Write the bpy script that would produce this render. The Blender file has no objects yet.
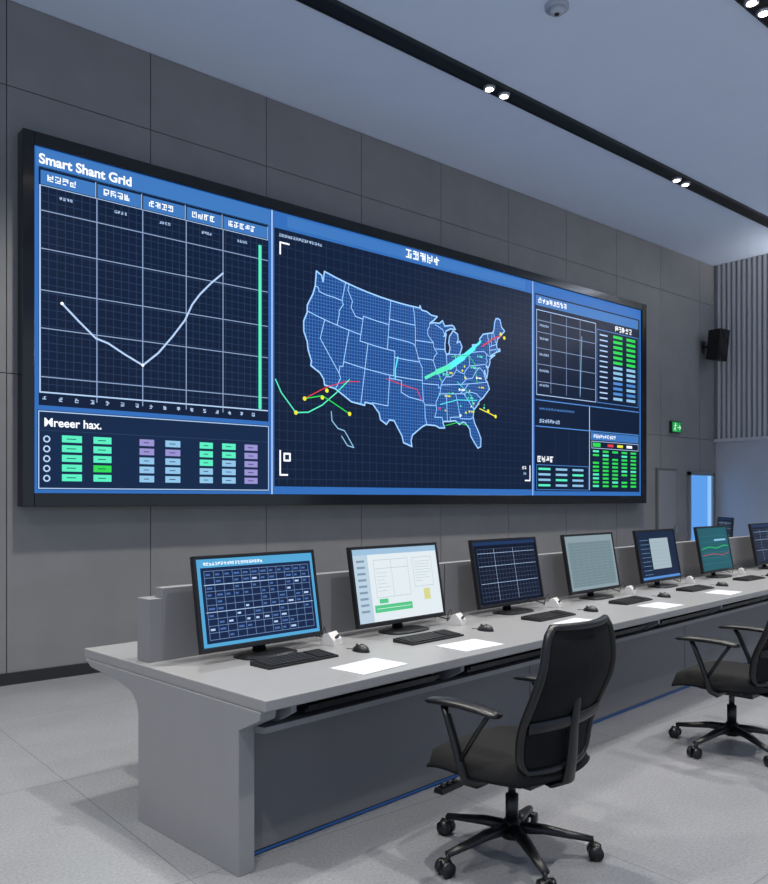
import bpy, math, random
from mathutils import Vector, Matrix
from mathutils.geometry import tessellate_polygon
random.seed(7)
sc = bpy.context.scene
sc.view_settings.view_transform = 'Standard'

# ---------------------------------------------------------------- materials
def lin(h):
    h = h.lstrip('#')
    c = [int(h[i:i+2], 16)/255 for i in (0, 2, 4)]
    return tuple([(x/12.92 if x <= .04045 else ((x+.055)/1.055)**2.4) for x in c]+[1])
MATS = {}
def mat(name, col, rough=.5, metal=0, spec=.5, noise=0, nscale=30, bump=0):
    if name in MATS: return MATS[name]
    m = bpy.data.materials.new(name); m.use_nodes = True
    nt = m.node_tree; b = nt.nodes['Principled BSDF']
    c = lin(col)
    b.inputs['Base Color'].default_value = c
    b.inputs['Roughness'].default_value = rough
    b.inputs['Metallic'].default_value = metal
    b.inputs['Specular IOR Level'].default_value = spec
    if noise or bump:
        tc = nt.nodes.new('ShaderNodeTexCoord'); n = nt.nodes.new('ShaderNodeTexNoise')
        n.inputs['Scale'].default_value = nscale; n.inputs['Detail'].default_value = 5
        nt.links.new(tc.outputs['Object'], n.inputs['Vector'])
        if noise:
            r = nt.nodes.new('ShaderNodeValToRGB')
            r.color_ramp.elements[0].position = .3; r.color_ramp.elements[1].position = .7
            r.color_ramp.elements[0].color = tuple([x*(1-noise) for x in c[:3]]+[1])
            r.color_ramp.elements[1].color = tuple([x*(1+noise) for x in c[:3]]+[1])
            nt.links.new(n.outputs['Fac'], r.inputs['Fac']); nt.links.new(r.outputs['Color'], b.inputs['Base Color'])
        if bump:
            bp = nt.nodes.new('ShaderNodeBump'); bp.inputs['Strength'].default_value = bump
            bp.inputs['Distance'].default_value = .002
            nt.links.new(n.outputs['Fac'], bp.inputs['Height']); nt.links.new(bp.outputs['Normal'], b.inputs['Normal'])
    MATS[name] = m; return m
def emi(name, col, s=1.0):
    if name in MATS: return MATS[name]
    m = bpy.data.materials.new(name); m.use_nodes = True
    b = m.node_tree.nodes['Principled BSDF']
    b.inputs['Base Color'].default_value = (0, 0, 0, 1)
    b.inputs['Roughness'].default_value = .35
    b.inputs['Specular IOR Level'].default_value = .15
    b.inputs['Emission Color'].default_value = lin(col)
    b.inputs['Emission Strength'].default_value = s
    MATS[name] = m; return m

# ---------------------------------------------------------------- mesh builder
class MB:
    def __init__(s): s.v = []; s.f = []; s.m = []; s.mats = []; s.sm = []; s.M = Matrix.Identity(4)
    def mi(s, m):
        if m not in s.mats: s.mats.append(m)
        return s.mats.index(m)
    def add(s, vs, fs, m, smooth=False):
        o = len(s.v); s.v += [s.M @ Vector(p) for p in vs]
        k = s.mi(m)
        for f in fs: s.f.append([i+o for i in f]); s.m.append(k); s.sm.append(smooth)
    def box(s, a, b, m):
        x0, y0, z0 = a; x1, y1, z1 = b
        s.add([(x0,y0,z0),(x1,y0,z0),(x1,y1,z0),(x0,y1,z0),(x0,y0,z1),(x1,y0,z1),(x1,y1,z1),(x0,y1,z1)],
              [(0,3,2,1),(4,5,6,7),(0,1,5,4),(1,2,6,5),(2,3,7,6),(3,0,4,7)], m)
    def prism(s, prof, x0, x1, m):   # prof in (y,z), extruded along x
        n = len(prof)
        vs = [(x0, p[0], p[1]) for p in prof]+[(x1, p[0], p[1]) for p in prof]
        fs = [(i, (i+1) % n, (i+1) % n+n, i+n) for i in range(n)]
        fs = fs+[list(range(n))[::-1], list(range(n, 2*n))]
        s.add(vs, fs, m)
    def sweep(s, path, rx, ry, m, n=10, up=(0, 0, 1), cap=True, closed=False):
        path = [Vector(p) for p in path]; N = len(path); vs = []; fs = []
        R = rx if isinstance(rx, (list, tuple)) else [rx]*N
        Q = ry if isinstance(ry, (list, tuple)) else [ry]*N
        for i, p in enumerate(path):
            if closed: t = path[(i+1) % N]-path[i-1]
            else: t = path[min(i+1, N-1)]-path[max(i-1, 0)]
            t.normalize(); u = Vector(up)
            a = t.cross(u)
            if a.length < .05: a = t.cross(Vector((0, 1, 0)))
            a.normalize(); b = a.cross(t).normalized()
            for k in range(n):
                w = 2*math.pi*k/n
                vs.append(p+a*math.cos(w)*R[i]+b*math.sin(w)*Q[i])
        L = N if closed else N-1
        for i in range(L):
            for k in range(n):
                j = (i+1) % N
                fs.append((i*n+k, i*n+(k+1) % n, j*n+(k+1) % n, j*n+k))
        if cap and not closed:
            fs.append(list(range(n))[::-1]); fs.append([(N-1)*n+k for k in range(n)])
        s.add(vs, fs, m, True)
    def cyl(s, a, b, r, m, r2=None, n=20):
        s.sweep([a, b], [r, r2 if r2 is not None else r], [r, r2 if r2 is not None else r], m, n)
    # flat graphics in xz plane facing -y
    def rect(s, x0, z0, x1, z1, m, L=1):
        y = -.0012*L
        s.add([(x0,y,z0),(x1,y,z0),(x1,y,z1),(x0,y,z1)], [(0,1,2,3)], m)
    def line(s, pts, w, m, L=2):
        y = -.0012*L
        for (x0,z0),(x1,z1) in zip(pts, pts[1:]):
            dx, dz = x1-x0, z1-z0; l = math.hypot(dx, dz)
            if l < 1e-6: continue
            nx, nz = -dz/l*w/2, dx/l*w/2; ex, ez = dx/l*w*.3, dz/l*w*.3
            s.add([(x0-ex-nx,y,z0-ez-nz),(x1+ex-nx,y,z1+ez-nz),(x1+ex+nx,y,z1+ez+nz),(x0-ex+nx,y,z0-ez+nz)], [(0,1,2,3)], m)
    def frame(s, x0, z0, x1, z1, w, m, L=2):
        s.line([(x0,z0),(x1,z0),(x1,z1),(x0,z1),(x0,z0)], w, m, L)
    def disc(s, x, z, r, m, L=3, n=10):
        y = -.0012*L
        s.add([(x+r*math.cos(2*math.pi*k/n), y, z+r*math.sin(2*math.pi*k/n)) for k in range(n)], [list(range(n))], m)
    def scribble(s, x, z, w, h, m, L=3):   # dense pseudo glyph row
        cw = h*.95; n = max(1, int(w/(cw*1.2)))
        for i in range(n):
            cx = x+i*cw*1.2; t = h*.17
            for yy in sorted(random.sample([0, .28, .56, .84], 3)):
                a = random.choice([0, 0, .3]); b = random.choice([.9, .9, .6])
                s.rect(cx+a*cw, z+yy*h, cx+b*cw, z+yy*h+t, m, L)
            for k in random.sample([0, .38, .74], 2):
                a = random.choice([0, 0, .4]); b = random.choice([1, 1, .6])
                s.rect(cx+k*cw, z+a*h, cx+k*cw+t, z+b*h, m, L)
    def obj(s, name, parent=None, loc=None, rotz=None, bevel=0, segs=2):
        me = bpy.data.meshes.new(name); me.from_pydata([tuple(v) for v in s.v], [], s.f)
        for m in s.mats: me.materials.append(m)
        for i, p in enumerate(me.polygons): p.material_index = s.m[i]; p.use_smooth = s.sm[i]
        me.update(); o = bpy.data.objects.new(name, me); sc.collection.objects.link(o)
        if parent: o.parent = parent
        if loc is not None: o.location = loc
        if rotz is not None: o.rotation_euler[2] = rotz
        if bevel:
            b = o.modifiers.new('Bevel', 'BEVEL'); b.width = bevel; b.segments = segs
            b.limit_method = 'ANGLE'; b.angle_limit = math.radians(50)
        return o
def empty(name, loc=(0, 0, 0), rotz=0):
    e = bpy.data.objects.new(name, None); sc.collection.objects.link(e)
    e.location = loc; e.rotation_euler[2] = rotz; e.empty_display_size = .2; return e
def text(name, body, x, z, size, m, parent, y=-.005, bold=.008, sx=1.0):
    c = bpy.data.curves.new(name, 'FONT'); c.body = body; c.size = size; c.offset = bold*size
    c.materials.append(m); o = bpy.data.objects.new(name, c); sc.collection.objects.link(o)
    o.parent = parent; o.location = (x, y, z); o.rotation_euler = (math.pi/2, 0, 0); o.scale = (sx, 1, 1)
    return o

# ---------------------------------------------------------------- camera
cd = bpy.data.cameras.new('camera'); cam = bpy.data.objects.new('camera', cd); sc.collection.objects.link(cam)
cam.location = (0, 0, 1.55); cam.rotation_euler = (math.pi/2, 0, math.radians(49.8-90))
cd.lens = 800/884*36; cd.sensor_width = 36; cd.shift_y = .0645; cd.clip_end = 200
sc.camera = cam

# ---------------------------------------------------------------- room
CEIL = 5.72; WY = 7.12; RX = 13.8; X0 = -6; Y0 = -6
fm = mat('floor_tile', '#8d9097', .24, spec=.55)
nt = fm.node_tree; b = nt.nodes['Principled BSDF']
tc = nt.nodes.new('ShaderNodeTexCoord'); br = nt.nodes.new('ShaderNodeTexBrick')
br.offset = 0; br.squash = 1
br.inputs['Scale'].default_value = 1; br.inputs['Brick Width'].default_value = 1.5; br.inputs['Row Height'].default_value = 1.5
br.inputs['Mortar Size'].default_value = .003; br.inputs['Mortar Smooth'].default_value = .2
br.inputs['Color1'].default_value = lin('#7e8084'); br.inputs['Color2'].default_value = lin('#828488'); br.inputs['Mortar'].default_value = lin('#66686c')
nz = nt.nodes.new('ShaderNodeTexNoise'); nz.inputs['Scale'].default_value = 70; nz.inputs['Detail'].default_value = 8
nz2 = nt.nodes.new('ShaderNodeTexNoise'); nz2.inputs['Scale'].default_value = 1.7; nz2.inputs['Detail'].default_value = 4
for n in (br, nz, nz2): nt.links.new(tc.outputs['Object'], n.inputs['Vector'])
def mul(a, fac, lo, hi):
    r = nt.nodes.new('ShaderNodeMapRange'); r.inputs[1].default_value = .3; r.inputs[2].default_value = .7
    r.inputs[3].default_value = lo; r.inputs[4].default_value = hi; nt.links.new(fac, r.inputs[0])
    v = nt.nodes.new('ShaderNodeVectorMath'); v.operation = 'SCALE'
    nt.links.new(a, v.inputs[0]); nt.links.new(r.outputs[0], v.inputs['Scale']); return v.outputs[0]
c = mul(br.outputs['Color'], nz.outputs['Fac'], .86, 1.14); c = mul(c, nz2.outputs['Fac'], .93, 1.07)
nt.links.new(c, b.inputs['Base Color'])

mb = MB(); mb.box((X0, Y0, -.1), (RX+.2, WY+.2, 0), fm); mb.obj('floor')
mb = MB(); mb.box((X0, Y0, CEIL), (RX+.2, WY+.2, CEIL+.15), mat('ceiling_paint', '#d9e8ff', .8, noise=.015, nscale=2)); mb.obj('ceiling')
wm = mat('wall_panel_grey', '#828283', .55, spec=.35, noise=.05, nscale=3)
wd = mat('wall_seam', '#48494c', .8)
mb = MB(); mb.box((X0, WY+.012, 0), (RX+.2, WY+.2, CEIL), wd)
xs = [1.9+1.26*k for k in range(-6, 10)]
xs = [X0]+[x for x in xs if X0+.2 < x < RX-.1]+[RX]
zs = [0, 2.6, 5.0, CEIL]
for xa, xb in zip(xs, xs[1:]):
    for za, zb in zip(zs, zs[1:]):
        mb.box((xa+.004, WY, za+.004), (xb-.004, WY+.013, zb-.004), wm)
mb.obj('wall_back')
mb = MB(); mb.box((X0, WY-.02, 0), (11.7, WY, .1), mat('baseboard_dark', '#26272a', .5)); mb.obj('baseboard_back')
# right wall
rw = mat('wall_right_paint', '#c3c5ca', .6, noise=.03, nscale=2)
mb = MB(); mb.box((RX, Y0, 0), (RX+.2, WY, CEIL), rw); mb.obj('wall_right')
sl = mat('slat_grey', '#c8c9cb', .55)
mb = MB(); mb.box((RX-.03, -2, 2.62), (RX, WY, CEIL), mat('slat_back', '#8a8c90', .7))
y = -2
while y < WY-.05:
    mb.box((RX-.07, y, 2.62), (RX-.03, y+.045, CEIL), sl); y += .09
mb.box((RX-.075, -2, 2.56), (RX, WY, 2.62), sl)
mb.obj('slat_wall_panel')

# added fill fixture, out of view on the right wall, brightens the ceiling
FILL = empty('added_ceiling_fill', (RX-.17, 2.8, 4.75))
mb = MB(); mb.prism([(-2.4, 0), (2.4, 0), (2.4, .03), (-2.4, .03)], -.09, .09, ringm if False else mat('added_fill_body', '#8d9096', .4, .5))
mb.box((-.09, -2.4, .03), (-.08, 2.4, .07), MATS['added_fill_body']); mb.box((.08, -2.4, .03), (.095, 2.4, .07), MATS['added_fill_body'])
mb.box((-.07, -2.38, .03), (.07, 2.38, .035), emi('added_fill_glow', '#fff2e2', 4))
mb.obj('added_fill_housing', FILL)
al_ = bpy.data.lights.new('added_fill', 'AREA'); al_.shape = 'RECTANGLE'; al_.size = .14; al_.size_y = 4.7; al_.energy = 170; al_.color = (1, .96, .92)
ao = bpy.data.objects.new('added_fill_lamp', al_); sc.collection.objects.link(ao); ao.parent = FILL; ao.location = (0, 0, .08)
ao.rotation_euler = (math.pi, math.radians(28), 0)

# doors
mb = MB(); dm = mat('door_grey', '#85878b', .5); df = mat('door_frame', '#5a5c60', .5)
mb.box((11.82, WY-.03, 0), (12.44, WY, 2.06), df); mb.box((11.86, WY-.045, .01), (12.40, WY-.02, 2.02), dm)
mb.box((12.32, WY-.08, .98), (12.35, WY-.045, 1.12), mat('chrome', '#c8c8cc', .2, 1))
mb.obj('door_1', bevel=.004)
mb = MB(); bl = emi('door_glass_blue', '#5a9ae6', 1.05); bl2 = emi('door_glass_pale', '#8dbdf2', 1.1)
al = mat('alu_frame', '#9aa0a8', .35, .6)
mb.box((12.85, WY-.02, 0.02), (13.62, WY, 1.97), bl); mb.box((13.48, WY-.024, 0.02), (13.62, WY-.02, 1.97), bl2)
for a, c2 in (((12.81, 0), (12.87, 2.02)), ((13.60, 0), (13.66, 2.02)), ((12.81, 1.96), (13.66, 2.02))):
    mb.box((a[0], WY-.05, a[1]), (c2[0], WY-.001, c2[1]), al)
mb.obj('door_2')
# exit sign
mb = MB(); g = emi('exit_green', '#17a24e', 1.0); w = emi('exit_white', '#dfffe8', 1.1)
mb.box((12.24, WY-.05, 2.66), (12.54, WY-.001, 2.85), mat('exit_case', '#2c3a32', .5))
mb.M = Matrix.Translation((0, WY-.052, 0))
mb.rect(12.255, 2.675, 12.525, 2.835, g, 0)
mb.disc(12.35, 2.805, .014, w, 2); mb.line([(12.35, 2.79), (12.34, 2.75), (12.36, 2.69)], .012, w, 2)
mb.line([(12.34, 2.75), (12.30, 2.70)], .012, w, 2); mb.line([(12.31, 2.77), (12.39, 2.785)], .010, w, 2)
mb.line([(12.42, 2.75), (12.50, 2.75)], .012, w, 2); mb.line([(12.475, 2.785), (12.51, 2.75), (12.475, 2.715)], .012, w, 2)
mb.obj('exit_sign')
# loudspeaker
bk = mat('black_plastic', '#111215', .4); bk2 = mat('black_matte', '#0a0b0d', .7)
SX = 13.34
mb = MB(); mb.M = Matrix.Translation((SX, WY-.27, 4.21)) @ Matrix.Rotation(math.radians(-4), 4, 'Z') @ Matrix.Rotation(math.radians(6), 4, 'X')
mb.add([(-.15,-.12,-.27),(.15,-.12,-.27),(.12,.12,-.25),(-.12,.12,-.25),(-.15,-.12,.27),(.15,-.12,.27),(.12,.12,.25),(-.12,.12,.25)],
       [(0,3,2,1),(4,5,6,7),(0,1,5,4),(1,2,6,5),(2,3,7,6),(3,0,4,7)], bk)
mb.box((-.13, -.13, -.25), (.13, -.12, .25), bk2)
mb.cyl((0, -.12, -.08), (0, -.14, -.08), .11, bk); mb.cyl((0, -.12, .16), (0, -.14, .16), .05, bk)
mb.M = Matrix.Translation((SX, WY-.27, 4.21))
mb.cyl((0, .10, 0), (0, .26, 0), .025, bk); mb.box((-.06, .255, -.1), (.06, .27, .1), bk)
mb.obj('wall_loudspeaker', bevel=.01)

# ceiling tracks + spots
trk = mat('track_black', '#090a0c', .5); lampE = emi('lamp_glow', '#fff6e6', 14); ringm = mat('lamp_ring', '#b8bcc4', .3, .7)
ted = mat('track_edge', '#1c1e22', .4)
def track(y, xsl, xa, xb):
    e = empty('ceiling_light_track', (0, y, CEIL))
    mb = MB(); mb.box((xa, -.075, -.03), (xb, .075, 0), trk)
    mb.box((xa, -.09, -.036), (xb, -.07, 0), ted); mb.box((xa, .07, -.036), (xb, .09, 0), ted)
    mb.obj('channel', e)
    mb = MB()
    for x in xsl:
        for dx in (-.11, .11):
            mb.cyl((x+dx, 0, -.03), (x+dx, 0, -.060), .062, ringm, .058)
            mb.cyl((x+dx, 0, -.061), (x+dx, 0, -.064), .040, lampE)
    mb.obj('spot_heads', e)
    for x in xsl:
        ld = bpy.data.lights.new('spot', 'SPOT'); ld.energy = 600; ld.color = (1, .95, .88)
        ld.spot_size = math.radians(100); ld.spot_blend = .9; ld.shadow_soft_size = .09
        lo = bpy.data.objects.new('spot_lamp', ld); sc.collection.objects.link(lo); lo.parent = e
        lo.location = (x, 0, -.12)
    return e
track(5.45, [-1.2, 2.4, 6.10, 9.66], X0+.3, RX-.1)
track(3.1, [-.4, 3.16, 6.72, 10.3], X0+.3, RX-.1)
track(.7, [-.4, 3.16, 6.72, 10.3], X0+.3, RX-.1)
mb = MB(); wp = mat('detector_white', '#b4bccb', .5)
mb.cyl((5.48, 4.22, CEIL), (5.48, 4.22, CEIL-.03), .10, wp); mb.cyl((5.48, 4.22, CEIL-.03), (5.48, 4.22, CEIL-.07), .075, wp, .05)
mb.cyl((5.48, 4.22, CEIL-.07), (5.48, 4.22, CEIL-.08), .02, bk)
mb.obj('smoke_detector')

# ---------------------------------------------------------------- video wall
VW = empty('video_wall', (0, 7.0, 0))
gb = mat('gloss_black', '#07080a', .12, spec=.6)
mb = MB()
FX0, FX1, FZ0, FZ1 = 1.985, 11.32, 1.485, 4.62; AX0, AX1, AZ0, AZ1 = 2.08, 11.20, 1.60, 4.51
mb.box((FX0, -.03, FZ0), (AX0, .119, FZ1), gb); mb.box((AX1, -.03, FZ0), (FX1, .119, FZ1), gb)
mb.box((AX0, -.03, FZ0), (AX1, .119, AZ0), gb); mb.box((AX0, -.03, AZ1), (AX1, .119, FZ1), gb)
mb.box((AX0, .004, AZ0), (AX1, .119, AZ1), bk2)
mb.obj('bezel_frame', VW, bevel=.006)
NAVY = emi('scr_navy', '#101f3a'); NAVY2 = emi('scr_navy2', '#14294a'); BLUE = emi('scr_blue', '#2f66ae', 1.2); BLUE2 = emi('scr_blue2', '#4f86cc', 1.1)
HB = emi('scr_header', '#3f78bd', 1.05); GRID = emi('scr_grid', '#2c4062'); GRIDB = emi('scr_gridb', '#93a9ce'); WH = emi('scr_white', '#f4f8ff', 1.2)
PALE = emi('scr_pale', '#b2cdf2', 1.1); TEAL = emi('scr_teal', '#58e8bc', 1.1); GRN = emi('scr_green', '#2fd454', 1.1); PUR = emi('scr_purple', '#9a94d4')
CYAN = emi('scr_cyan', '#55e4ec', 1.2); RED = emi('scr_red', '#e8404a'); YEL = emi('scr_yellow', '#e6e23a', 1.1); STF = emi('scr_state', '#1c4484'); STL = emi('scr_stateline', '#98c6fa', 1.2)
STG = emi('scr_stategrid', '#447cc8'); LB = emi('scr_lightblue', '#8fc2e6', 1.05)
mb = MB()
mb.rect(AX0, AZ0, AX1, AZ1, BLUE, 0)
# pane 1
mb.rect(2.10, 4.34, 4.39, 4.50, HB, 1)
mb.rect(2.12, 2.34, 4.37, 4.35, NAVY, 1)
tabs = [(2.13, 2.60), (2.61, 3.02), (3.03, 3.45), (3.46, 3.84), (3.85, 4.36)]
for a, b2 in tabs:
    mb.rect(a+.005, 4.20, b2-.005, 4.32, HB, 2); mb.line([(a, 4.19), (b2, 4.19)], .006, PALE, 3); mb.line([(b2, 4.19), (b2, 4.33)], .006, PALE, 3)
    mb.scribble(a+.06, 4.235, (b2-a)*.66, .055, WH, 4)
    mb.scribble(a+.16, 4.10, .12, .025, PALE, 4)
cx0, cx1, cz0, cz1 = 2.13, 4.36, 2.45, 4.18
x = cx0
while x < cx1: mb.line([(x, cz0), (x, cz1)], .005, GRID, 2); x += .07
z = cz0
while z < cz1: mb.line([(cx0, z), (cx1, z)], .005, GRID, 2); z += .07
for x in (2.61, 3.03, 3.46, 3.85): mb.line([(x, 2.40), (x, 4.19)], .009, GRIDB, 3)
for z in (2.58, 2.99, 3.31, 3.66, 3.98): mb.line([(cx0, z), (cx1, z)], .008, GRIDB, 3)
mb.line([(cx0, 4.19), (cx0, 2.45), (4.36, 2.45)], .012, PALE, 3)
crv = [(2.31,3.22),(2.45,3.09),(2.60,2.96),(2.71,2.93),(2.86,2.85),(3.03,2.77),(3.18,2.90),(3.32,3.07),(3.445,3.24),(3.52,3.40),(3.60,3.51),(3.72,3.64),(3.85,3.76)]
mb.line(crv, .017, PALE, 5)
for p in (crv[0], crv[5]): mb.disc(p[0], p[1], .014, WH, 6)
mb.rect(4.25, 2.46, 4.285, 4.12, TEAL, 5)
for i in range(16): mb.scribble(2.15+i*.135, 2.38, .045, .035, PALE, 4)
mb.rect(2.11, 1.63, 4.38, 2.30, NAVY2, 1); mb.frame(2.12, 1.64, 4.37, 2.29, .008, PALE, 2)
mb.line([(2.12, 2.13), (4.37, 2.13)], .006, GRID, 2)
for r in range(5):
    z = 2.035-r*.083
    mb.disc(2.185, z+.022, .030, PALE, 2, 14); mb.disc(2.185, z+.022, .018, NAVY2, 3, 14)
    cols = [(2.31, .17, TEAL), (2.58, .16, TEAL if r != 3 else GRN), (3.0, .14, PUR if r < 2 else LB), (3.25, .15, LB if r != 1 else PUR),
            (3.60, .14, TEAL if r < 3 else LB), (3.84, .15, LB if r > 1 else TEAL), (4.09, .15, PUR)]
    for x, w2, c2 in cols:
        mb.rect(x, z, x+w2, z+.060, c2, 3); mb.rect(x+.04, z+.026, x+w2-.05, z+.033, NAVY2, 4)
# pane 2
mb.rect(4.44, 1.68, 8.54, 4.34, NAVY, 1)
mb.rect(4.405, 1.60, 4.42, 4.51, PALE, 1); mb.rect(8.555, 1.60, 8.57, 4.51, PALE, 1)
x = 4.5
while x < 8.52: mb.line([(x, 1.7), (x, 4.33)], .004, GRID, 2); x += .10
z = 1.76
while z < 4.33: mb.line([(4.45, z), (8.53, z)], .004, GRID, 2); z += .10
mb.rect(4.6, 4.37, 8.4, 4.49, HB, 1); mb.scribble(6.25, 4.385, .66, .10, WH, 2)
mb.line([(4.62, 4.20), (4.51, 4.20), (4.51, 4.08)], .018, WH, 3)
mb.line([(4.60, 1.80), (4.51, 1.80), (4.51, 2.05)], .018, WH, 3)
mb.line([(8.40, 1.80), (8.50, 1.80), (8.50, 2.0)], .018, WH, 3)
mb.frame(4.56, 1.95, 4.63, 2.02, .02, WH, 3)
mb.scribble(8.34, 1.95, .12, .04, WH, 3); mb.scribble(8.36, 1.88, .08, .03, PALE, 3)
mb.scribble(4.50, 4.26, .55, .03, PALE, 3)
# --- US map (Albers)
r_ = math.radians
p1, p2, p0, l0 = r_(29.5), r_(45.5), r_(37.5), r_(-96)
nn = (math.sin(p1)+math.sin(p2))/2; CC = math.cos(p1)**2+2*nn*math.sin(p1); q0 = math.sqrt(CC-2*nn*math.sin(p0))/nn
def alb(lo, la):
    q = math.sqrt(CC-2*nn*math.sin(r_(la)))/nn; t = nn*(r_(lo)-l0); return q*math.sin(t), q0-q*math.cos(t)
OUT = [(-124.7,48.4),(-123.2,48.2),(-122.5,47.4),(-122.8,49.0),(-95.2,49.0),(-95.1,49.4),(-94.6,48.7),(-93,48.6),(-91.5,48.1),(-89.6,48.0),(-90.8,47.3),(-92.1,46.7),(-90.7,46.9),(-89.0,46.9),(-88.0,47.4),(-87.4,46.5),(-85,46.7),(-84.4,46.5),(-84,46.0),(-85.5,46.1),(-87,45.7),(-87.9,44.7),(-87.1,45.2),(-87.7,43.5),(-87.8,42.3),(-87.4,41.65),(-86.6,41.9),(-86.2,42.8),(-86.5,43.7),(-86.1,44.8),(-85.4,45.3),(-84.8,45.8),(-83.4,45.2),(-83.4,44.3),(-83.9,43.7),(-82.9,44.0),(-82.4,43.0),(-83.1,42.1),(-83.4,41.7),(-82.5,41.4),(-81.5,41.6),(-80,42.2),(-78.9,42.8),(-79,43.3),(-76.8,43.3),(-76.2,43.6),(-76.3,44.2),(-75,44.9),(-74.7,45.0),(-71.5,45.0),(-70.8,45.4),(-70.3,46.2),(-70,46.7),(-69.2,47.4),(-68.3,47.3),(-67.8,47.0),(-67.8,45.7),(-67,44.9),(-68.5,44.3),(-70,43.8),(-70.7,43.0),(-70.8,42.6),(-70.9,42.2),(-70.5,41.8),(-70,42.0),(-70,41.6),(-71.3,41.5),(-72.9,41.2),(-73.7,40.9),(-72,41.05),(-73.9,40.5),(-74.1,39.8),(-74.9,39.0),(-75.5,39.5),(-75.1,38.6),(-75.9,37.2),(-76.2,38.7),(-76.5,38.0),(-76.3,37.0),(-75.9,36.6),(-75.6,35.3),(-76.6,34.7),(-77.9,33.9),(-79,33.5),(-79.9,32.7),(-81,32.0),(-81.4,30.8),(-81.2,29.7),(-80.5,28.3),(-80.0,26.8),(-80.3,25.4),(-81.1,25.2),(-81.8,26.2),(-82.6,27.5),(-82.7,28.8),(-83.7,29.9),(-84.3,30.1),(-85.3,29.7),(-86.3,30.4),(-88,30.3),(-89.3,30.3),(-89.6,30.1),(-89.2,29.2),(-90.5,29.2),(-91.5,29.6),(-93.8,29.7),(-94.8,29.3),(-95.9,28.6),(-97.1,27.8),(-97.4,26.9),(-97.2,25.9),(-99.1,26.4),(-99.5,27.5),(-100.5,28.7),(-101.4,29.8),(-102.5,29.8),(-103.1,29.0),(-104.5,29.6),(-104.9,30.6),(-106.5,31.8),(-108.2,31.8),(-108.2,31.3),(-111.1,31.3),(-114.8,32.5),(-117.1,32.5),(-117.5,33.3),(-118.5,34.0),(-120.6,34.5),(-120.7,35.2),(-121.9,36.6),(-122.5,37.7),(-123.7,38.9),(-124.3,40.3),(-124.1,41.8),(-124.5,42.8),(-124,44.8),(-124,46.2)]
def dens(pl, closed=False):
    o = []; pl = list(pl)+([pl[0]] if closed else [])
    for (a, b1), (c1, d) in zip(pl, pl[1:]):
        n = max(1, int(abs(c1-a)/3))
        for i in range(n): o.append((a+(c1-a)*i/n, b1+(d-b1)*i/n))
    if not closed: o.append(pl[-1])
    return o
raw = [alb(*p) for p in dens(OUT, True)]
xa, xb = min(p[0] for p in raw), max(p[0] for p in raw); za, zb = min(p[1] for p in raw), max(p[1] for p in raw)
def MP(lo, la):
    x, z = alb(lo, la); return 4.80+(x-xa)/(xb-xa)*3.18, 2.17+(z-za)/(zb-za)*1.83
poly = [MP(*p) for p in dens(OUT, True)]
tris = tessellate_polygon([[Vector((x, z, 0)) for x, z in poly]])
mb.add([(x, -.0012*3, z) for x, z in poly], [tuple(t) for t in tris], STF)
def clip(axis, c0):
    hits = []
    n = len(poly)
    for i in range(n):
        a, b1 = poly[i], poly[(i+1) % n]
        if (a[axis]-c0)*(b1[axis]-c0) < 0:
            t = (c0-a[axis])/(b1[axis]-a[axis]); hits.append(a[1-axis]+t*(b1[1-axis]-a[1-axis]))
    hits.sort(); return list(zip(hits[::2], hits[1::2]))
x = 4.80
while x < 7.98:
    for a, b1 in clip(0, x): mb.line([(x, a), (x, b1)], .007, STG, 4)
    x += .038
z = 2.17
while z < 4.0:
    for a, b1 in clip(1, z): mb.line([(a, z), (b1, z)], .007, STG, 4)
    z += .038
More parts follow.
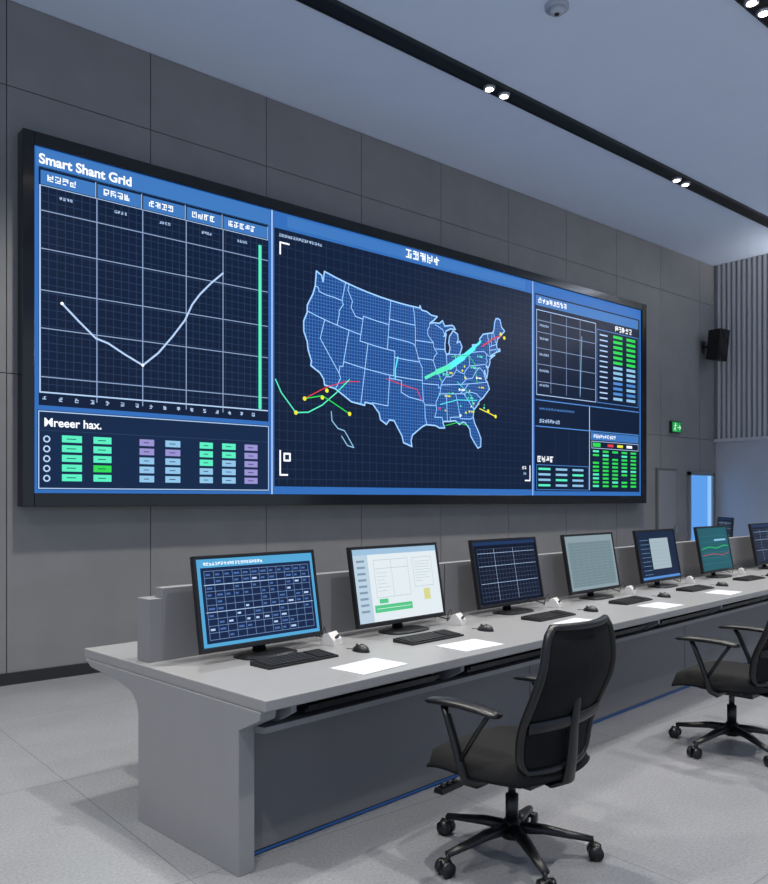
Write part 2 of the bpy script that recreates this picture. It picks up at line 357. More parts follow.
BORD = [[(-124,46.2),(-123.2,46.2),(-122.8,45.7),(-121,45.7),(-119,45.95),(-117,46.0)],[(-117,49),(-117,46.0),(-116.5,45.5),(-117.2,44.3),(-117,43.8),(-117,42)],[(-124.2,42),(-111.05,42)],[(-120,42),(-120,39),(-114.6,35.0),(-114.1,34.3),(-114.7,32.7)],[(-114.05,42),(-114.05,36.2),(-114.7,36.1),(-114.6,35)],[(-114.05,37),(-94.6,37)],[(-116.05,49),(-116.05,48),(-114.4,46.6),(-114.5,45.6),(-113,44.5),(-111.05,44.5)],[(-111.05,45),(-111.05,41)],[(-111.05,45),(-104.05,45)],[(-111.05,41),(-102.05,41)],[(-109.05,41),(-109.05,31.3)],[(-104.05,49),(-104.05,41)],[(-102.05,41),(-102.05,37)],[(-103,37),(-103,32),(-106.6,32)],[(-104.05,45.95),(-96.6,45.95)],[(-104.05,43),(-98.5,43),(-97,42.8),(-96.5,42.5)],[(-102.05,40),(-95.3,40)],[(-97.2,49),(-96.8,47.5),(-96.6,45.95),(-96.5,45.4),(-96.5,43.5),(-96.5,42.5),(-95.8,41),(-95.3,40),(-94.6,39.1),(-94.6,36.5),(-94.4,33.6)],[(-103,36.5),(-100,36.5),(-100,34.6),(-98,34),(-96,33.8),(-94.4,33.6),(-94.05,33),(-94,31),(-93.7,30),(-93.8,29.7)],[(-96.5,43.5),(-91.2,43.5)],[(-95.8,40.6),(-91.7,40.6),(-91.4,40.4)],[(-92.1,46.7),(-92.3,46.1),(-92.8,45.6),(-92.8,44.7),(-91.2,43.5),(-91.1,42.7),(-90.2,41.8),(-91.1,41.2),(-91.4,40.4),(-90.7,39.0),(-90.2,38.6),(-89.5,37.3),(-89.1,37),(-89.5,36.5),(-90,35),(-91.1,33.6),(-91.1,33),(-91,32.3),(-91.6,31),(-89.7,31),(-89.6,30.2)],[(-90.6,42.5),(-87.8,42.5)],[(-90.4,46.6),(-88.1,45.9),(-87.6,45.1)],[(-87.5,41.7),(-87.5,39.3),(-88,37.9),(-89.1,37)],[(-88,37.9),(-86.5,37.95),(-85.7,38.3),(-84.8,39.1),(-83.7,38.65),(-82.6,38.4),(-82,39),(-80.7,39.7),(-80.5,40.6),(-80.5,42)],[(-84.8,39.1),(-84.8,41.7)],[(-87,41.75),(-84.8,41.7),(-83.4,41.7)],[(-89.5,36.5),(-83.7,36.6),(-81.7,36.6),(-75.9,36.55)],[(-90.2,35),(-83.1,35)],[(-83.7,36.6),(-82,37.5),(-82.6,38.2)],[(-82,37.5),(-80.3,37.5),(-79,38.6),(-77.8,39.2),(-79.5,39.2),(-79.5,39.7)],[(-80.5,39.7),(-75.8,39.7)],[(-77.7,39.3),(-77,38.8),(-76.3,38)],[(-81.7,36.6),(-82.5,36),(-84.3,35)],[(-83.1,35),(-82.3,35.2),(-81,35.1),(-79.7,34.8),(-78.6,33.9)],[(-83.3,34.9),(-82,33.5),(-81,32.1)],[(-85.6,35),(-85.1,32.3),(-85,31)],[(-87.6,31),(-85,31),(-84.9,30.7),(-82.2,30.5),(-81.5,30.7)],[(-87.6,31),(-87.5,30.3)],[(-88.2,35),(-88.4,30.4)],[(-94.05,33),(-91.1,33)],[(-94.6,36.5),(-90.2,36.5),(-90.3,36),(-89.7,36)],[(-79.8,42),(-75.4,42),(-74.7,41.4),(-73.9,41)],[(-74.7,41.4),(-75.1,40.6),(-74.8,40.2),(-75.5,39.7)],[(-73.5,42.05),(-71.3,42.0),(-71.2,41.6)],[(-73.3,42.7),(-70.9,42.85)],[(-73.3,45),(-73.3,42.7),(-73.5,42),(-73.6,41)],[(-71.5,45),(-72.4,43.6),(-72.5,42.7)],[(-71,45.3),(-71,43.3),(-70.7,43.1)]]
for bd in BORD: mb.line([MP(*p) for p in dens(bd)], .010, STL, 5)
mb.line(poly+[poly[0]], .017, STL, 6)
# overlays
mb.line([(4.45,2.78),(4.52,2.65),(4.70,2.455),(4.86,2.47),(5.04,2.56),(5.22,2.70),(5.41,2.87)], .014, TEAL, 7)
mb.line([(4.81,2.61),(5.04,2.66),(5.22,2.58),(5.41,2.49)], .012, GRN, 7)
mb.line([(4.81,2.61),(5.1,2.76),(5.35,2.84),(5.55,2.86)], .010, RED, 7)
mb.line([(5.95,2.93),(6.2,2.88),(6.42,2.85),(6.5,2.72)], .010, RED, 7)
mb.line([(6.08,2.95),(6.08,3.05),(6.12,3.2)], .018, CYAN, 7)
mb.line([(5.16,2.50),(5.17,2.40),(5.25,2.32),(5.34,2.30),(5.40,2.22),(5.47,2.12),(5.38,2.14),(5.30,2.24)], .012, LB, 7)
arc = [(6.56,3.00),(6.75,3.09),(6.97,3.18),(7.2,3.32),(7.4,3.46),(7.52,3.56)]
for i, (a, b1) in enumerate(zip(arc, arc[1:])): mb.line([a, b1], [.04, .065, .08, .06, .03][i], TEAL if i < 2 else CYAN, 7)
mb.line([(7.0,3.30),(7.3,3.36),(7.42,3.25),(7.45,3.02)], .010, GRN, 8); mb.line([(7.1,3.0),(7.35,2.85),(7.4,2.65)], .010, TEAL, 8)
mb.line([(6.8,2.70),(7.1,2.78),(7.45,2.80)], .010, CYAN, 8); mb.line([(6.9,2.45),(7.1,2.5),(7.3,2.47)], .010, GRN, 8)
mb.line([(7.50,2.70),(7.66,2.66),(7.80,2.62)], .014, YEL, 8); mb.line([(7.55,3.50),(7.75,3.62),(7.9,3.68)], .018, RED, 8)
for p in [(4.81,2.61),(5.04,2.64),(5.41,2.49),(4.70,2.455),(5.1,2.72),(7.80,2.62),(7.66,2.68),(7.9,3.7),(7.97,3.66)]: mb.disc(p[0], p[1], .024, YEL, 9)
for i in range(30):
    lo, la = random.uniform(-91, -77), random.uniform(31, 41.5)
    x, z = MP(lo, la); c2 = random.choice([YEL, YEL, GRN, TEAL, WH, TEAL, RED])
    mb.disc(x, z, random.uniform(.009, .018), c2, 9)
    if i % 3 == 0: mb.rect(x+.03, z-.008, x+.09, z+.010, c2, 9)
# pane 3
mb.rect(8.60, 1.66, 11.16, 4.36, NAVY, 1)
mb.rect(8.62, 4.20, 11.12, 4.34, HB, 2); mb.scribble(8.68, 4.24, .7, .07, WH, 3); mb.scribble(10.50, 4.09, .5, .08, WH, 3)
mb.frame(8.64, 2.98, 10.0, 4.14, .010, PALE, 3)
for x in (8.95, 9.3, 9.62): mb.line([(x, 3.02), (x, 4.12)], .008, GRIDB, 3)
for z in (3.16, 3.4, 3.62, 3.84, 4.0): mb.line([(8.66, z), (9.98, z)], .008, GRIDB, 3)
mb.line([(9.62, 3.05), (9.66, 3.9)], .012, LB, 4)
for zz in (3.10, 3.3, 3.52, 3.74, 3.92): mb.scribble(8.70, zz, .22, .03, PALE, 4)
for cxx, cs in ((10.10, None), (10.45, GRN), (10.80, TEAL)):
    for r in range(13):
        z = 3.98-r*.078
        c2 = (GRN if r < 6 else LB) if cs is not None else PALE
        if cs is not None and r > 8 and random.random() < .4: c2 = BLUE2
        mb.rect(cxx, z, cxx+(.20 if cs is None else .24), z+(.02 if cs is None else .042), c2, 3)
mb.frame(10.03, 2.98, 11.12, 4.06, .01, BLUE2, 3)
mb.rect(8.62, 2.90, 11.14, 2.915, BLUE2, 3); mb.rect(8.62, 2.54, 11.14, 2.555, BLUE2, 3)
mb.scribble(8.70, 2.60, .5, .05, PALE, 3); mb.scribble(8.70, 2.78, .8, .03, BLUE2, 3)
mb.rect(9.84, 1.68, 9.855, 2.90, PALE, 3); mb.rect(9.88, 2.42, 11.13, 2.53, HB, 3); mb.scribble(9.95, 2.45, .6, .05, WH, 4)
for c_ in range(5):
    for r in range(10):
        x = 9.93+c_*.245; z = 2.24-r*.057
        c2 = GRN if random.random() > .25 else (TEAL if random.random() > .4 else NAVY2)
        mb.rect(x, z, x+.15, z+.030, c2, 4)
mb.rect(9.93, 2.32, 10.12, 2.38, GRN, 4)
for i, c2 in enumerate([RED, YEL, WH]): mb.rect(10.3+i*.25, 2.33, 10.45+i*.25, 2.37, c2, 4)
mb.frame(9.90, 2.30, 11.12, 2.40, .008, PALE, 4)
mb.scribble(8.66, 2.06, .4, .08, WH, 3)
for c_ in range(3):
    for r in range(4): mb.rect(8.68+c_*.38, 1.95-r*.075, 8.68+c_*.38+.26, 1.98-r*.075, LB if (c_+r) % 3 else TEAL, 3)
mb.frame(8.64, 1.68, 9.82, 2.02, .008, BLUE2, 3)
for x in (9.05, 9.35, 9.6): mb.line([(x, 1.70), (x, 2.5)], .006, GRID, 3)
mb.obj('display_content', VW)
text('title', 'Smart Shant Grid', 2.12, 4.375, .115, WH, VW, bold=.03, sx=1.0)
text('subtitle', 'Mreeer hax.', 2.16, 2.165, .10, WH, VW, bold=.02)

# ---------------------------------------------------------------- console desk
A = math.radians(5.2); OX, OY = 1.705, 2.72
def D(u, v, z=0): return (OX+u*math.cos(A)-v*math.sin(A), OY+u*math.sin(A)+v*math.cos(A), z)
L = 8.7; TOP = .75
desk = empty('control_room_console_desk', (OX, OY, 0), A)
dt = mat('desk_top', '#868789', .34, noise=.02, nscale=15); de = mat('desk_edge', '#7b7d82', .45)
dbm = mat('desk_body', '#66676b', .5, noise=.02, nscale=8); dbd = mat('desk_dark', '#303236', .5); dv = mat('divider_grey', '#77787c', .55)
dep = mat('desk_end', '#828386', .45, noise=.02, nscale=8)
mb = MB()
mb.prism([(0, .705), (.02, .70), (1.58, .70), (1.60, .71), (1.60, .75), (0, .75)], -.02, L, dt)
mb.obj('table_top', desk, bevel=.004)
mb = MB()
prof = [(.17, 0), (1.0, 0), (1.0, .52), (1.02, .57), (1.07, .61), (1.20, .64), (1.50, .665), (1.57, .70), (0.02, .70), (.03, .665), (.17, .60)]
mb.prism(prof, -.03, .05, dep); mb.prism(prof, L-.07, L, dep)
mb.obj('end_panel', desk, bevel=.003)
mb = MB()
mb.box((.05, .27, .03), (L-.07, .80, .60), dbm); mb.box((.05, .29, 0), (L-.07, .78, .03), dbd)
mb.prism([(.10, .585), (.27, .56), (.27, .60), (.10, .61)], .05, L-.07, dep)
mb.box((.05, .5, .60), (L-.07, .8, .70), dbd)
for u in [2.2*k for k in range(1, 4)]: mb.box((u-.002, .268, .03), (u+.002, .271, .58), dbd)
mb.box((.1, .284, .006), (L-.1, .289, .014), emi('led_strip_blue', '#2b5596', .5))
mb.obj('cabinet_body', desk)
mb = MB()
for k in range(8):
    u = .25+k*1.1
    mb.box((u, .08, .640), (u+.85, .48, .655), bk); mb.box((u, .06, .655), (u+.85, .08, .672), bk)
    for du in (0, .84): mb.box((u+du, .10, .655), (u+du+.012, .48, .70), bk)
    mb.prism([(.03, .70), (.45, .70), (.45, .61), (.14, .61), (.03, .67)], u-.12, u-.09, de)
mb.obj('keyboard_trays', desk)
mb = MB()
mb.box((.10, 1.0, .75), (L, 1.07, 1.11), dv)
mb.box((.03, 1.0, .75), (.10, 1.12, 1.06), dv)
mb.box((.10, 1.07, .75), (L, 1.12, 1.06), dbm)
for u in [.10+2.15*k for k in range(1, 4)]: mb.box((u-.003, .997, .76), (u+.003, 1.002, 1.105), dbd)
mb.obj('privacy_divider', desk, bevel=.004)

# ---------------------------------------------------------------- monitors
def rnd_screen(mb, kind, x0, z0, x1, z1):
    W, H = x1-x0, z1-z0
    X = lambda a: x0+a*W
    Z = lambda a: z0+a*H
    if kind == 'table':
        mb.rect(x0, z0, x1, z1, emi('m_blue', '#54a8d8', 1.0), 1); mb.rect(X(.025), Z(.04), X(.975), Z(.90), emi('m_navy', '#14264a'), 2)
        mb.scribble(X(.05), Z(.925), W*.5, H*.035, WH, 3)
        gl = emi('m_gl', '#7c9ccb')
        for i in range(13): mb.line([(X(.05+.9*i/12), Z(.08)), (X(.05+.9*i/12), Z(.86))], .0022, gl, 3)
        for i in range(11): mb.line([(X(.05), Z(.08+.78*i/10)), (X(.95), Z(.08+.78*i/10))], .0022, gl, 3)
        c3 = emi('m_cell', '#4a6fae')
        for i in range(12):
            for j in range(10):
                if random.random() < .6: mb.rect(X(.06+.9*i/12), Z(.105+.78*j/10), X(.06+.9*i/12+random.uniform(.025, .05)), Z(.105+.78*j/10+.022), c3 if random.random() < .8 else PALE, 4)
        mb.line([(X(.04), Z(.70)), (X(.96), Z(.70))], .003, PALE, 4); mb.line([(X(.04), Z(.39)), (X(.96), Z(.39))], .003, PALE, 4)
    elif kind == 'sheet':
        mb.rect(x0, z0, x1, z1, emi('m_white', '#e3edf2', 1.0), 1); mb.rect(X(0), Z(.92), X(1), Z(1), emi('m_bar', '#9ec2de'), 2)
        mb.rect(X(.0), Z(0), X(.16), Z(.92), emi('m_side', '#bcd2e2'), 2)
        for i in range(9):
            mb.rect(X(.03), Z(.82-i*.085), X(.12), Z(.85-i*.085), emi('m_txt', '#7f9ab0'), 3)
        g_ = emi('m_grey', '#9fb2c0')
        mb.frame(X(.22), Z(.32), X(.62), Z(.84), .002, g_, 3); mb.line([(X(.22), Z(.72)), (X(.62), Z(.72))], .002, g_, 3)
        mb.line([(X(.42), Z(.32)), (X(.42), Z(.84))], .002, g_, 3); mb.frame(X(.68), Z(.42), X(.92), Z(.84), .002, g_, 3)
        for i in range(8): mb.line([(X(.70), Z(.78-i*.04)), (X(.70+random.uniform(.08, .2)), Z(.78-i*.04))], .0018, g_, 3)
        for i in range(6): mb.line([(X(.24), Z(.66-i*.05)), (X(.24+random.uniform(.06, .15)), Z(.66-i*.05))], .0018, g_, 3)
        mb.rect(X(.18), Z(.12), X(.62), Z(.22), emi('m_green', '#58c88c'), 3); mb.rect(X(.24), Z(.24), X(.34), Z(.30), emi('m_green', '#58c88c'), 3)
        mb.line([(X(.20), Z(.17)), (X(.6), Z(.17))], .002, WH, 4)
        mb.rect(X(.78), Z(.22), X(.86), Z(.38), emi('m_yel', '#d8d890'), 3)
    elif kind == 'grid':
        mb.rect(x0, z0, x1, z1, emi('m_navy2', '#0a1328'), 1); mb.rect(x0, Z(.94), x1, z1, emi('m_bar2', '#1d355c'), 2)
        gl = emi('m_gl2', '#56698a')
        for i in range(19): mb.line([(X(.04+.92*i/18), Z(.05)), (X(.04+.92*i/18), Z(.88))], .0018, gl, 3)
        for i in range(13): mb.line([(X(.04), Z(.05+.83*i/12)), (X(.96), Z(.05+.83*i/12))], .0018, gl, 3)
        for i in (4, 8, 11): mb.line([(X(.04), Z(.05+.83*i/12)), (X(.96), Z(.05+.83*i/12))], .0026, PALE, 4)
        for i in (5, 11): mb.line([(X(.04+.92*i/18), Z(.05)), (X(.04+.92*i/18), Z(.88))], .0026, PALE, 4)
    elif kind == 'page':
        mb.rect(x0, z0, x1, z1, emi('m_slate', '#8a9ea6'), 1); mb.rect(X(.04), Z(.06), X(.96), Z(.88), emi('m_slate2', '#71878f'), 2)
        gl = emi('m_gl3', '#93a9b0')
        for i in range(14): mb.line([(X(.05), Z(.1+.056*i)), (X(.95), Z(.1+.056*i))], .0016, gl, 3)
        for i in range(8): mb.line([(X(.06+.126*i), Z(.08)), (X(.06+.126*i), Z(.86))], .0016, gl, 3)
    elif kind == 'doc':
        mb.rect(x0, z0, x1, z1, emi('m_navy3', '#12233f'), 1); mb.rect(X(.30), Z(.2), X(.80), Z(.85), emi('m_doc', '#a3b6bf'), 2)
        for i in range(9): mb.line([(X(.05), Z(.1+.09*i)), (X(.27), Z(.1+.09*i))], .002, LB, 3)
        for i in range(7): mb.line([(X(.34), Z(.28+.08*i)), (X(.76), Z(.28+.08*i))], .0016, emi('m_txt', '#7f9ab0'), 3)
        mb.rect(X(0), Z(0), X(1), Z(.05), BLUE2, 2)
    else:
        mb.rect(x0, z0, x1, z1, emi('m_teal', '#1d5a66'), 1)
        for i in range(6): mb.line([(X(.05), Z(.15+.13*i)), (X(.95), Z(.15+.13*i))], .002, emi('m_teal2', '#3b8a90'), 2)
        mb.line([(X(.05), Z(.5)), (X(.3), Z(.55)), (X(.55), Z(.5)), (X(.8), Z(.56)), (X(.95), Z(.54))], .006, GRN, 3)
        mb.line([(X(.05), Z(.35)), (X(.4), Z(.38)), (X(.7), Z(.33)), (X(.95), Z(.38))], .004, RED, 3)
        mb.rect(X(.5), Z(.68), X(.9), Z(.72), LB, 3)
def monitor(loc, rz, kind, W=.77, H=.475, tilt=10, zb=.05):
    e = empty('computer_monitor', loc, rz)
    mb = MB()
    n = 28; pts = [(.17*math.copysign(abs(math.cos(t))**.6, math.cos(t)), .10*math.copysign(abs(math.sin(t))**.6, math.sin(t))) for t in [2*math.pi*i/n for i in range(n)]]
    vs = [(x, y-.01, 0) for x, y in pts]+[(x, y-.01, .008) for x, y in pts]+[(x*.85, y*.85-.01, .015) for x, y in pts]
    fs = [list(range(n))[::-1], [2*n+i for i in range(n)]]
    for r in range(2): fs += [(r*n+i, r*n+(i+1) % n, (r+1)*n+(i+1) % n, (r+1)*n+i) for i in range(n)]
    mb.add(vs, fs, bk)
    mb.sweep([(0, .045, .01), (0, .05, .08), (0, .06, .18), (0, .065, .26)], [.045, .035, .03, .03], [.02, .015, .014, .014], bk, 12, up=(0, 1, 0))
    mb.obj('stand', e, bevel=0)
    T = Matrix.Translation((0, 0, zb)) @ Matrix.Rotation(math.radians(-tilt), 4, 'X')
    mb = MB(); mb.M = T; bz = .016
    mb.box((-W/2, -.02, 0), (W/2, .012, bz+.008), bk); mb.box((-W/2, -.02, H-bz), (W/2, .012, H), bk)
    mb.box((-W/2, -.02, bz+.008), (-W/2+bz, .012, H-bz), bk); mb.box((W/2-bz, -.02, bz+.008), (W/2, .012, H-bz), bk)
    mb.box((-W/2+bz, -.013, bz), (W/2-bz, .010, H-bz), bk2)
    mb.add([(-W/2+.01,.012,.01),(W/2-.01,.012,.01),(W/2-.01,.012,H-.01),(-W/2+.01,.012,H-.01),
            (-W/2+.12,.045,.07),(W/2-.12,.045,.07),(W/2-.12,.045,H-.07),(-W/2+.12,.045,H-.07)],
           [(0,4,5,1),(1,5,6,2),(2,6,7,3),(3,7,4,0),(4,7,6,5)], bk)
    mb.obj('housing', e, bevel=.003)
    mb = MB(); mb.M = T @ Matrix.Translation((0, -.0135, 0))
    rnd_screen(mb, kind, -W/2+bz+.002, bz+.010, W/2-bz-.002, H-bz-.002)
    mb.obj('screen_panel', e)
    return e
us = [.56, 1.60, 2.73, 3.88, 5.06, 6.33, 7.78]
kinds = ['table', 'sheet', 'grid', 'page', 'doc', 'teal', 'grid']
for u, k in zip(us, kinds): monitor(D(u, .78, TOP), A, k)

# keyboards, mice, papers, small card readers
kc = mat('key_black', '#17181b', .5); pap = mat('paper_white', '#bfc3c9', .6)
def keyboard(loc, rz):
    mb = MB(); w, d = .44, .15
    mb.prism([(-d/2, .0), (d/2, .0), (d/2, .022), (-d/2, .010)], -w/2, w/2, bk)
    for r in range(6):
        y = -d/2+.015+r*.0215
        for c_ in range(20):
            x = -w/2+.014+c_*.0206
            if c_ in (14, ): continue
            z = .010+(y+d/2)/d*.012
            if r == 0 and 4 <= c_ <= 8:
                if c_ == 4: mb.box((x, y, z), (x+.0206*5-.003, y+.017, z+.006), kc)
                continue
            mb.box((x, y, z), (x+.0175, y+.017, z+.006), kc)
    return mb.obj('keyboard', None, loc, rz)
def mouse(loc, rz):
    mb = MB(); n = 16; rings = 6; vs = []; fs = []
    for i in range(rings+1):
        t = i/rings*math.pi/2; k = math.cos(t); zz = math.sin(t)
        for j in range(n):
            a = 2*math.pi*j/n; vs.append((.034*k*math.cos(a), .058*k*math.sin(a), .002+.036*zz*(1-.12*math.sin(a))))
    for i in range(rings):
        for j in range(n): fs.append((i*n+j, i*n+(j+1) % n, (i+1)*n+(j+1) % n, (i+1)*n+j))
    vs += [(.034*math.cos(2*math.pi*j/n), .058*math.sin(2*math.pi*j/n), 0) for j in range(n)]; b0 = (rings+1)*n
    for j in range(n): fs.append((b0+j, b0+(j+1) % n, (j+1) % n, j))
    fs.append([b0+j for j in range(n)][::-1])
    mb.add(vs, fs, bk, True)
    mb.cyl((-.003, .03, .031), (.003, .03, .031), .007, kc, n=10)
    mb.sweep([(0, .052, .008), (.005, .07, .004), (-.01, .10, .004)], .002, .002, bk, 6)
    return mb.obj('computer_mouse', None, loc, rz)
def paper(loc, rz):
    mb = MB(); mb.box((-.16, -.11, 0), (.16, .11, .003), pap)
    tx = mat('paper_ink', '#8f98a2', .7)
    for i in range(6): mb.box((-.12, .07-i*.025, .003), (-.12+random.uniform(.1, .22), .073-i*.025, .0034), tx)
    return mb.obj('paper_sheet', None, loc, rz)
wpl = mat('white_plastic', '#cfcdcb', .4)
def reader(loc, rz):
    mb = MB()
    mb.prism([(-.04, 0), (.04, 0), (.045, .02), (.03, .060), (.0, .070), (-.035, .03)], -.045, .045, wpl)
    mb.cyl((0, -.028, .048), (0, -.036, .042), .016, bk, n=14)
    mb.sweep([(.0, .03, .02), (.02, .06, .09), (.05, .09, .06), (.07, .10, .004), (.10, .12, .004)], .003, .003, bk, 6)
    return mb.obj('card_reader', None, loc, rz, bevel=.006)
koff = [(.0, .53), (-.11, .47), (-.04, .45), (-.04, .45), (-.04, .45), (-.04, .45), (-.04, .45)]
for i, u in enumerate(us):
    du, v = koff[i]
    keyboard(D(u+du, v, TOP), A+math.radians(random.uniform(-2, 2)))
    mouse(D(u+du+(.40 if i == 0 else .46), v-.05, TOP), A)
    if i < 5: paper(D(u+(.17 if i == 0 else -.10), .18, TOP), A+math.radians([4, -3, 5, -2, 3][i]))
    if i < 6: reader(D(u+.43, .70 if i else .74, TOP), A+.3)
# cables hanging from monitors onto the desk
mb = MB()
for u in us:
    mb.sweep([(u+.22, .86, .12), (u+.34, .90, .10), (u+.44, .88, .03), (u+.52, .86, .006), (u+.60, .90, .006)], .004, .004, bk, 6)
    mb.sweep([(u+.15, .87, .10), (u+.28, .93, .14), (u+.42, .95, .06), (u+.50, .95, .006)], .003, .003, bk, 6)
mb.obj('monitor_cables', desk, (0, 0, TOP))

# floor socket box with cable under desk
mb = MB()
mb.prism([(-.03, 0), (.03, 0), (.025, .025), (-.025, .025)], -.09, .09, bk)
for i in range(3): mb.cyl((-.05+i*.05, 0, .025), (-.05+i*.05, 0, .04), .014, bk, n=10)
mb.sweep([(.09, 0, .015), (.16, .01, .008), (.26, -.02, .007), (.34, .02, .007)], .006, .006, bk, 6)
mb.obj('power_strip', None, D(1.34, .20, 0), A+.05)

# rear desk and monitors
mb = MB(); mb.box((-.9, -.4, .71), (.9, .4, .75), dt); mb.box((-.88, -.36, 0), (-.83, .36, .71), dbm); mb.box((.83, -.36, 0), (.88, .36, .71), dbm)
mb.box((-.83, .30, .15), (.83, .33, .71), dbm)
mb.obj('rear_desk', None, (11.5, 5.35, 0), math.radians(-90))
monitor((11.5, 5.80, .75), math.radians(-130), 'grid', W=.5, H=.40, tilt=4, zb=.13)
monitor((11.5, 4.98, .75), math.radians(-130), 'grid', W=.5, H=.40, tilt=4, zb=.13)

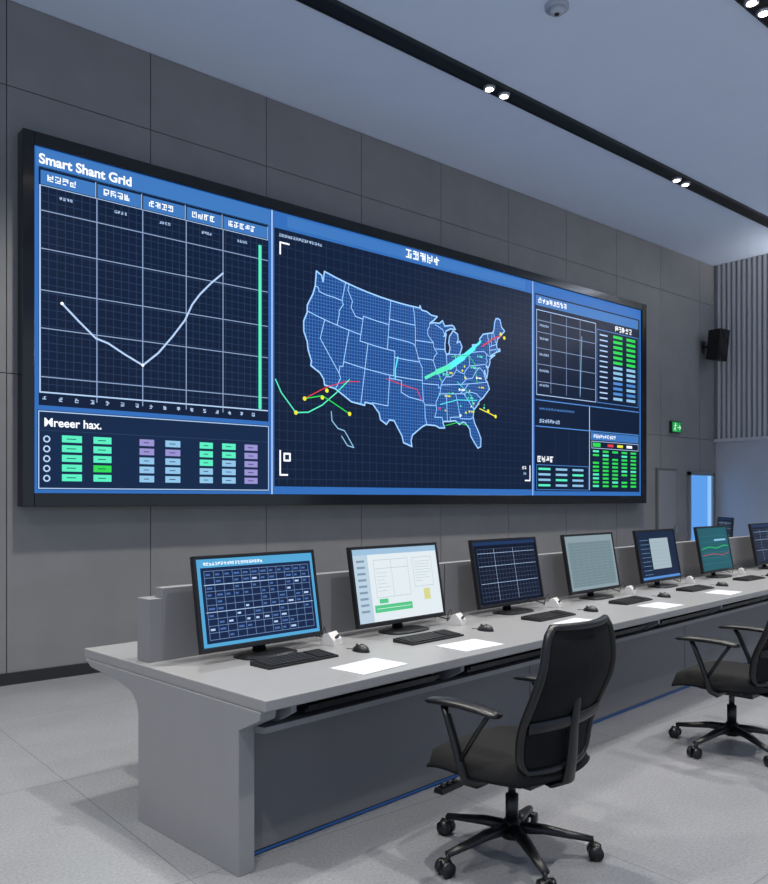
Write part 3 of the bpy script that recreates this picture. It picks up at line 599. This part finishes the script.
# ---------------------------------------------------------------- office chair
fab = mat('chair_fabric', '#121315', .9, spec=.25, noise=.2, nscale=150, bump=.3)
frm = mat('chair_frame', '#0b0c0e', .38)
msh = bpy.data.materials.new('chair_mesh'); msh.use_nodes = True
n_ = msh.node_tree; bb = n_.nodes['Principled BSDF']; bb.inputs['Base Color'].default_value = lin('#121316'); bb.inputs['Roughness'].default_value = .85
bb.inputs['Specular IOR Level'].default_value = .25
bb.inputs['Alpha'].default_value = .92
def chair(loc, rz, sc_=1.0):
    e = empty('office_chair', loc, rz); e.scale = (sc_,)*3
    mb = MB(); RB = .345
    for k in range(5):
        a = 2*math.pi*k/5+.40; c1, s1 = math.cos(a), math.sin(a)
        P = lambda r, z: (r*c1, r*s1, z)
        mb.sweep([P(.03, .125), P(.14, .12), P(.25, .10), P(RB, .085)], [.032, .028, .023, .018], [.026, .021, .016, .013], frm, 10)
        mb.cyl(P(RB-.005, .085), P(RB-.005, .045), .010, frm, n=10)
        tx, ty = -s1, c1; rr = RB+.01
        for sg in (-1, 1):
            o = (rr*c1+tx*.021*sg, rr*s1+ty*.021*sg)
            mb.cyl((o[0]-tx*.011, o[1]-ty*.011, .032), (o[0]+tx*.011, o[1]+ty*.011, .032), .032, frm, n=18)
        mb.sweep([(rr*c1-tx*.028, rr*s1-ty*.028, .047), (rr*c1, rr*s1, .066), (rr*c1+tx*.028, rr*s1+ty*.028, .047)], [.024]*3, [.006]*3, frm, 8)
    mb.cyl((0, 0, .085), (0, 0, .16), .046, frm, .036)
    mb.cyl((0, 0, .16), (0, 0, .27), .028, frm); mb.cyl((0, 0, .26), (0, 0, .38), .017, mat('piston', '#3a3c40', .25, .8))
    mb.obj('star_base', e)
    mb = MB()
    mb.box((-.09, -.16, .345), (.09, .12, .385), frm); mb.box((-.16, -.12, .375), (.16, .14, .405), frm)
    mb.sweep([(.08, .03, .37), (.22, .04, .37), (.27, .04, .365)], .007, .007, frm, 8); mb.cyl((.26, .04, .365), (.31, .04, .362), .012, frm, n=10)
    mb.sweep([(0, -.10, .37), (0, -.22, .37), (0, -.285, .40), (0, -.30, .49), (0, -.31, .62), (0, -.33, .76)], [.045, .045, .042, .036, .03, .022], [.016, .016, .015, .013, .012, .01], frm, 12, up=(0, 1, .01))
    mb.obj('mechanism', e, bevel=.004)
    mb = MB(); nu, nv = 16, 16; vs = []; fs = []
    def sp(i, j, top):
        x = -1+2*i/nu; y = -1+2*j/nv
        px = x*math.sqrt(1-.32*y*y); py = y*math.sqrt(1-.32*x*x)
        ed = max(abs(x), abs(y)); h = (1-ed**6)
        z = .415+(.015+.075*h**.5-.014*(1-x*x)*(1-y*y) if top else -.010*h)
        if y > .3: z -= .035*((y-.3)/.7)**2
        return (px*.31, .02+py*.30, z)
    for top in (1, 0):
        for i in range(nu+1):
            for j in range(nv+1): vs.append(sp(i, j, top))
    N = (nu+1)*(nv+1); I = lambda i, j, t: t*N+i*(nv+1)+j
    for i in range(nu):
        for j in range(nv):
            fs.append((I(i,j,0), I(i+1,j,0), I(i+1,j+1,0), I(i,j+1,0))); fs.append((I(i,j,1), I(i,j+1,1), I(i+1,j+1,1), I(i+1,j,1)))
    rim = [(i, 0) for i in range(nu)]+[(nu, j) for j in range(nv)]+[(i, nv) for i in range(nu, 0, -1)]+[(0, j) for j in range(nv, 0, -1)]
    for a, b1 in zip(rim, rim[1:]+rim[:1]): fs.append((I(a[0],a[1],0), I(a[0],a[1],1), I(b1[0],b1[1],1), I(b1[0],b1[1],0)))
    mb.add(vs, fs, fab, True)
    mb.obj('seat_cushion', e)
    def bp_(s, t):
        w = .235+.035*math.sin(min(1, t*1.1)*math.pi*.75) - .035*max(0, t-.6)/.4
        if t > .9: w -= .03*((t-.9)/.1)**2
        if t < .1: w -= .03*((.1-t)/.1)**2
        z = .46+.59*t
        y = -.22-.13*t+.022*math.sin(t*2.2*math.pi)
        y += -.05*(1-s*s)
        return (w*s, y, z)
    mb = MB(); nu, nv = 14, 20
    vs = [bp_(-1+2*i/nu, j/nv) for i in range(nu+1) for j in range(nv+1)]
    fs = [(i*(nv+1)+j, (i+1)*(nv+1)+j, (i+1)*(nv+1)+j+1, i*(nv+1)+j+1) for i in range(nu) for j in range(nv)]
    mb.add(vs, fs, msh, True)
    o = mb.obj('back_mesh', e)
    sd = o.modifiers.new('Solid', 'SOLIDIFY'); sd.thickness = .008
    mb = MB()
    loop = [bp_(-1, j/nv) for j in range(nv+1)]+[bp_(-1+2*i/nu, 1) for i in range(1, nu)]+[bp_(1, j/nv) for j in range(nv, -1, -1)]+[bp_(-1+2*i/nu, 0) for i in range(nu-1, 0, -1)]
    mb.sweep(loop, .015, .018, frm, 10, up=(0, 1, 0), closed=True)
    lz = .33
    mb.sweep([(s*.26*.95, bp_(s*.95, lz)[1]-.014, .46+.59*lz) for s in (-1, -.7, -.35, 0, .35, .7, 1)], .024, .009, frm, 10, up=(0, 1, 0))
    mb.obj('back_frame', e)
    mb = MB()
    for sg in (-1, 1):
        x = sg*.31
        mb.sweep([(sg*.14, -.02, .39), (sg*.26, -.02, .385), (x+sg*.015, -.01, .41), (x+sg*.02, .02, .50), (x+sg*.015, .085, .65), (x+sg*.01, .11, .692)], [.024, .024, .024, .022, .020, .018], [.011, .011, .014, .014, .014, .013], frm, 10, up=(0, 1, 0))
        mb.sweep([(x+sg*.02, .01, .49), (x+sg*.01, -.07, .62), (x, -.12, .695)], .014, .010, frm, 8)
        pth = [(x, y, .710-.010*((y-.02)/.16)**2) for y in (-.17, -.15, -.08, .02, .11, .19, .21)]
        mb.sweep(pth, [.025, .038, .043, .044, .043, .037, .022], [.008, .014, .017, .017, .017, .013, .007], frm, 12)
    mb.obj('armrests', e)
    return e
chair(D(.92, -.51, 0), math.radians(94-90))
chair(D(3.12, -.60, 0), math.radians(94-90))

# ---------------------------------------------------------------- world
wd_ = bpy.data.worlds.new('World'); sc.world = wd_; wd_.use_nodes = True
bg = wd_.node_tree.nodes['Background']; bg.inputs[0].default_value = (.65, .77, 1, 1); bg.inputs[1].default_value = .72
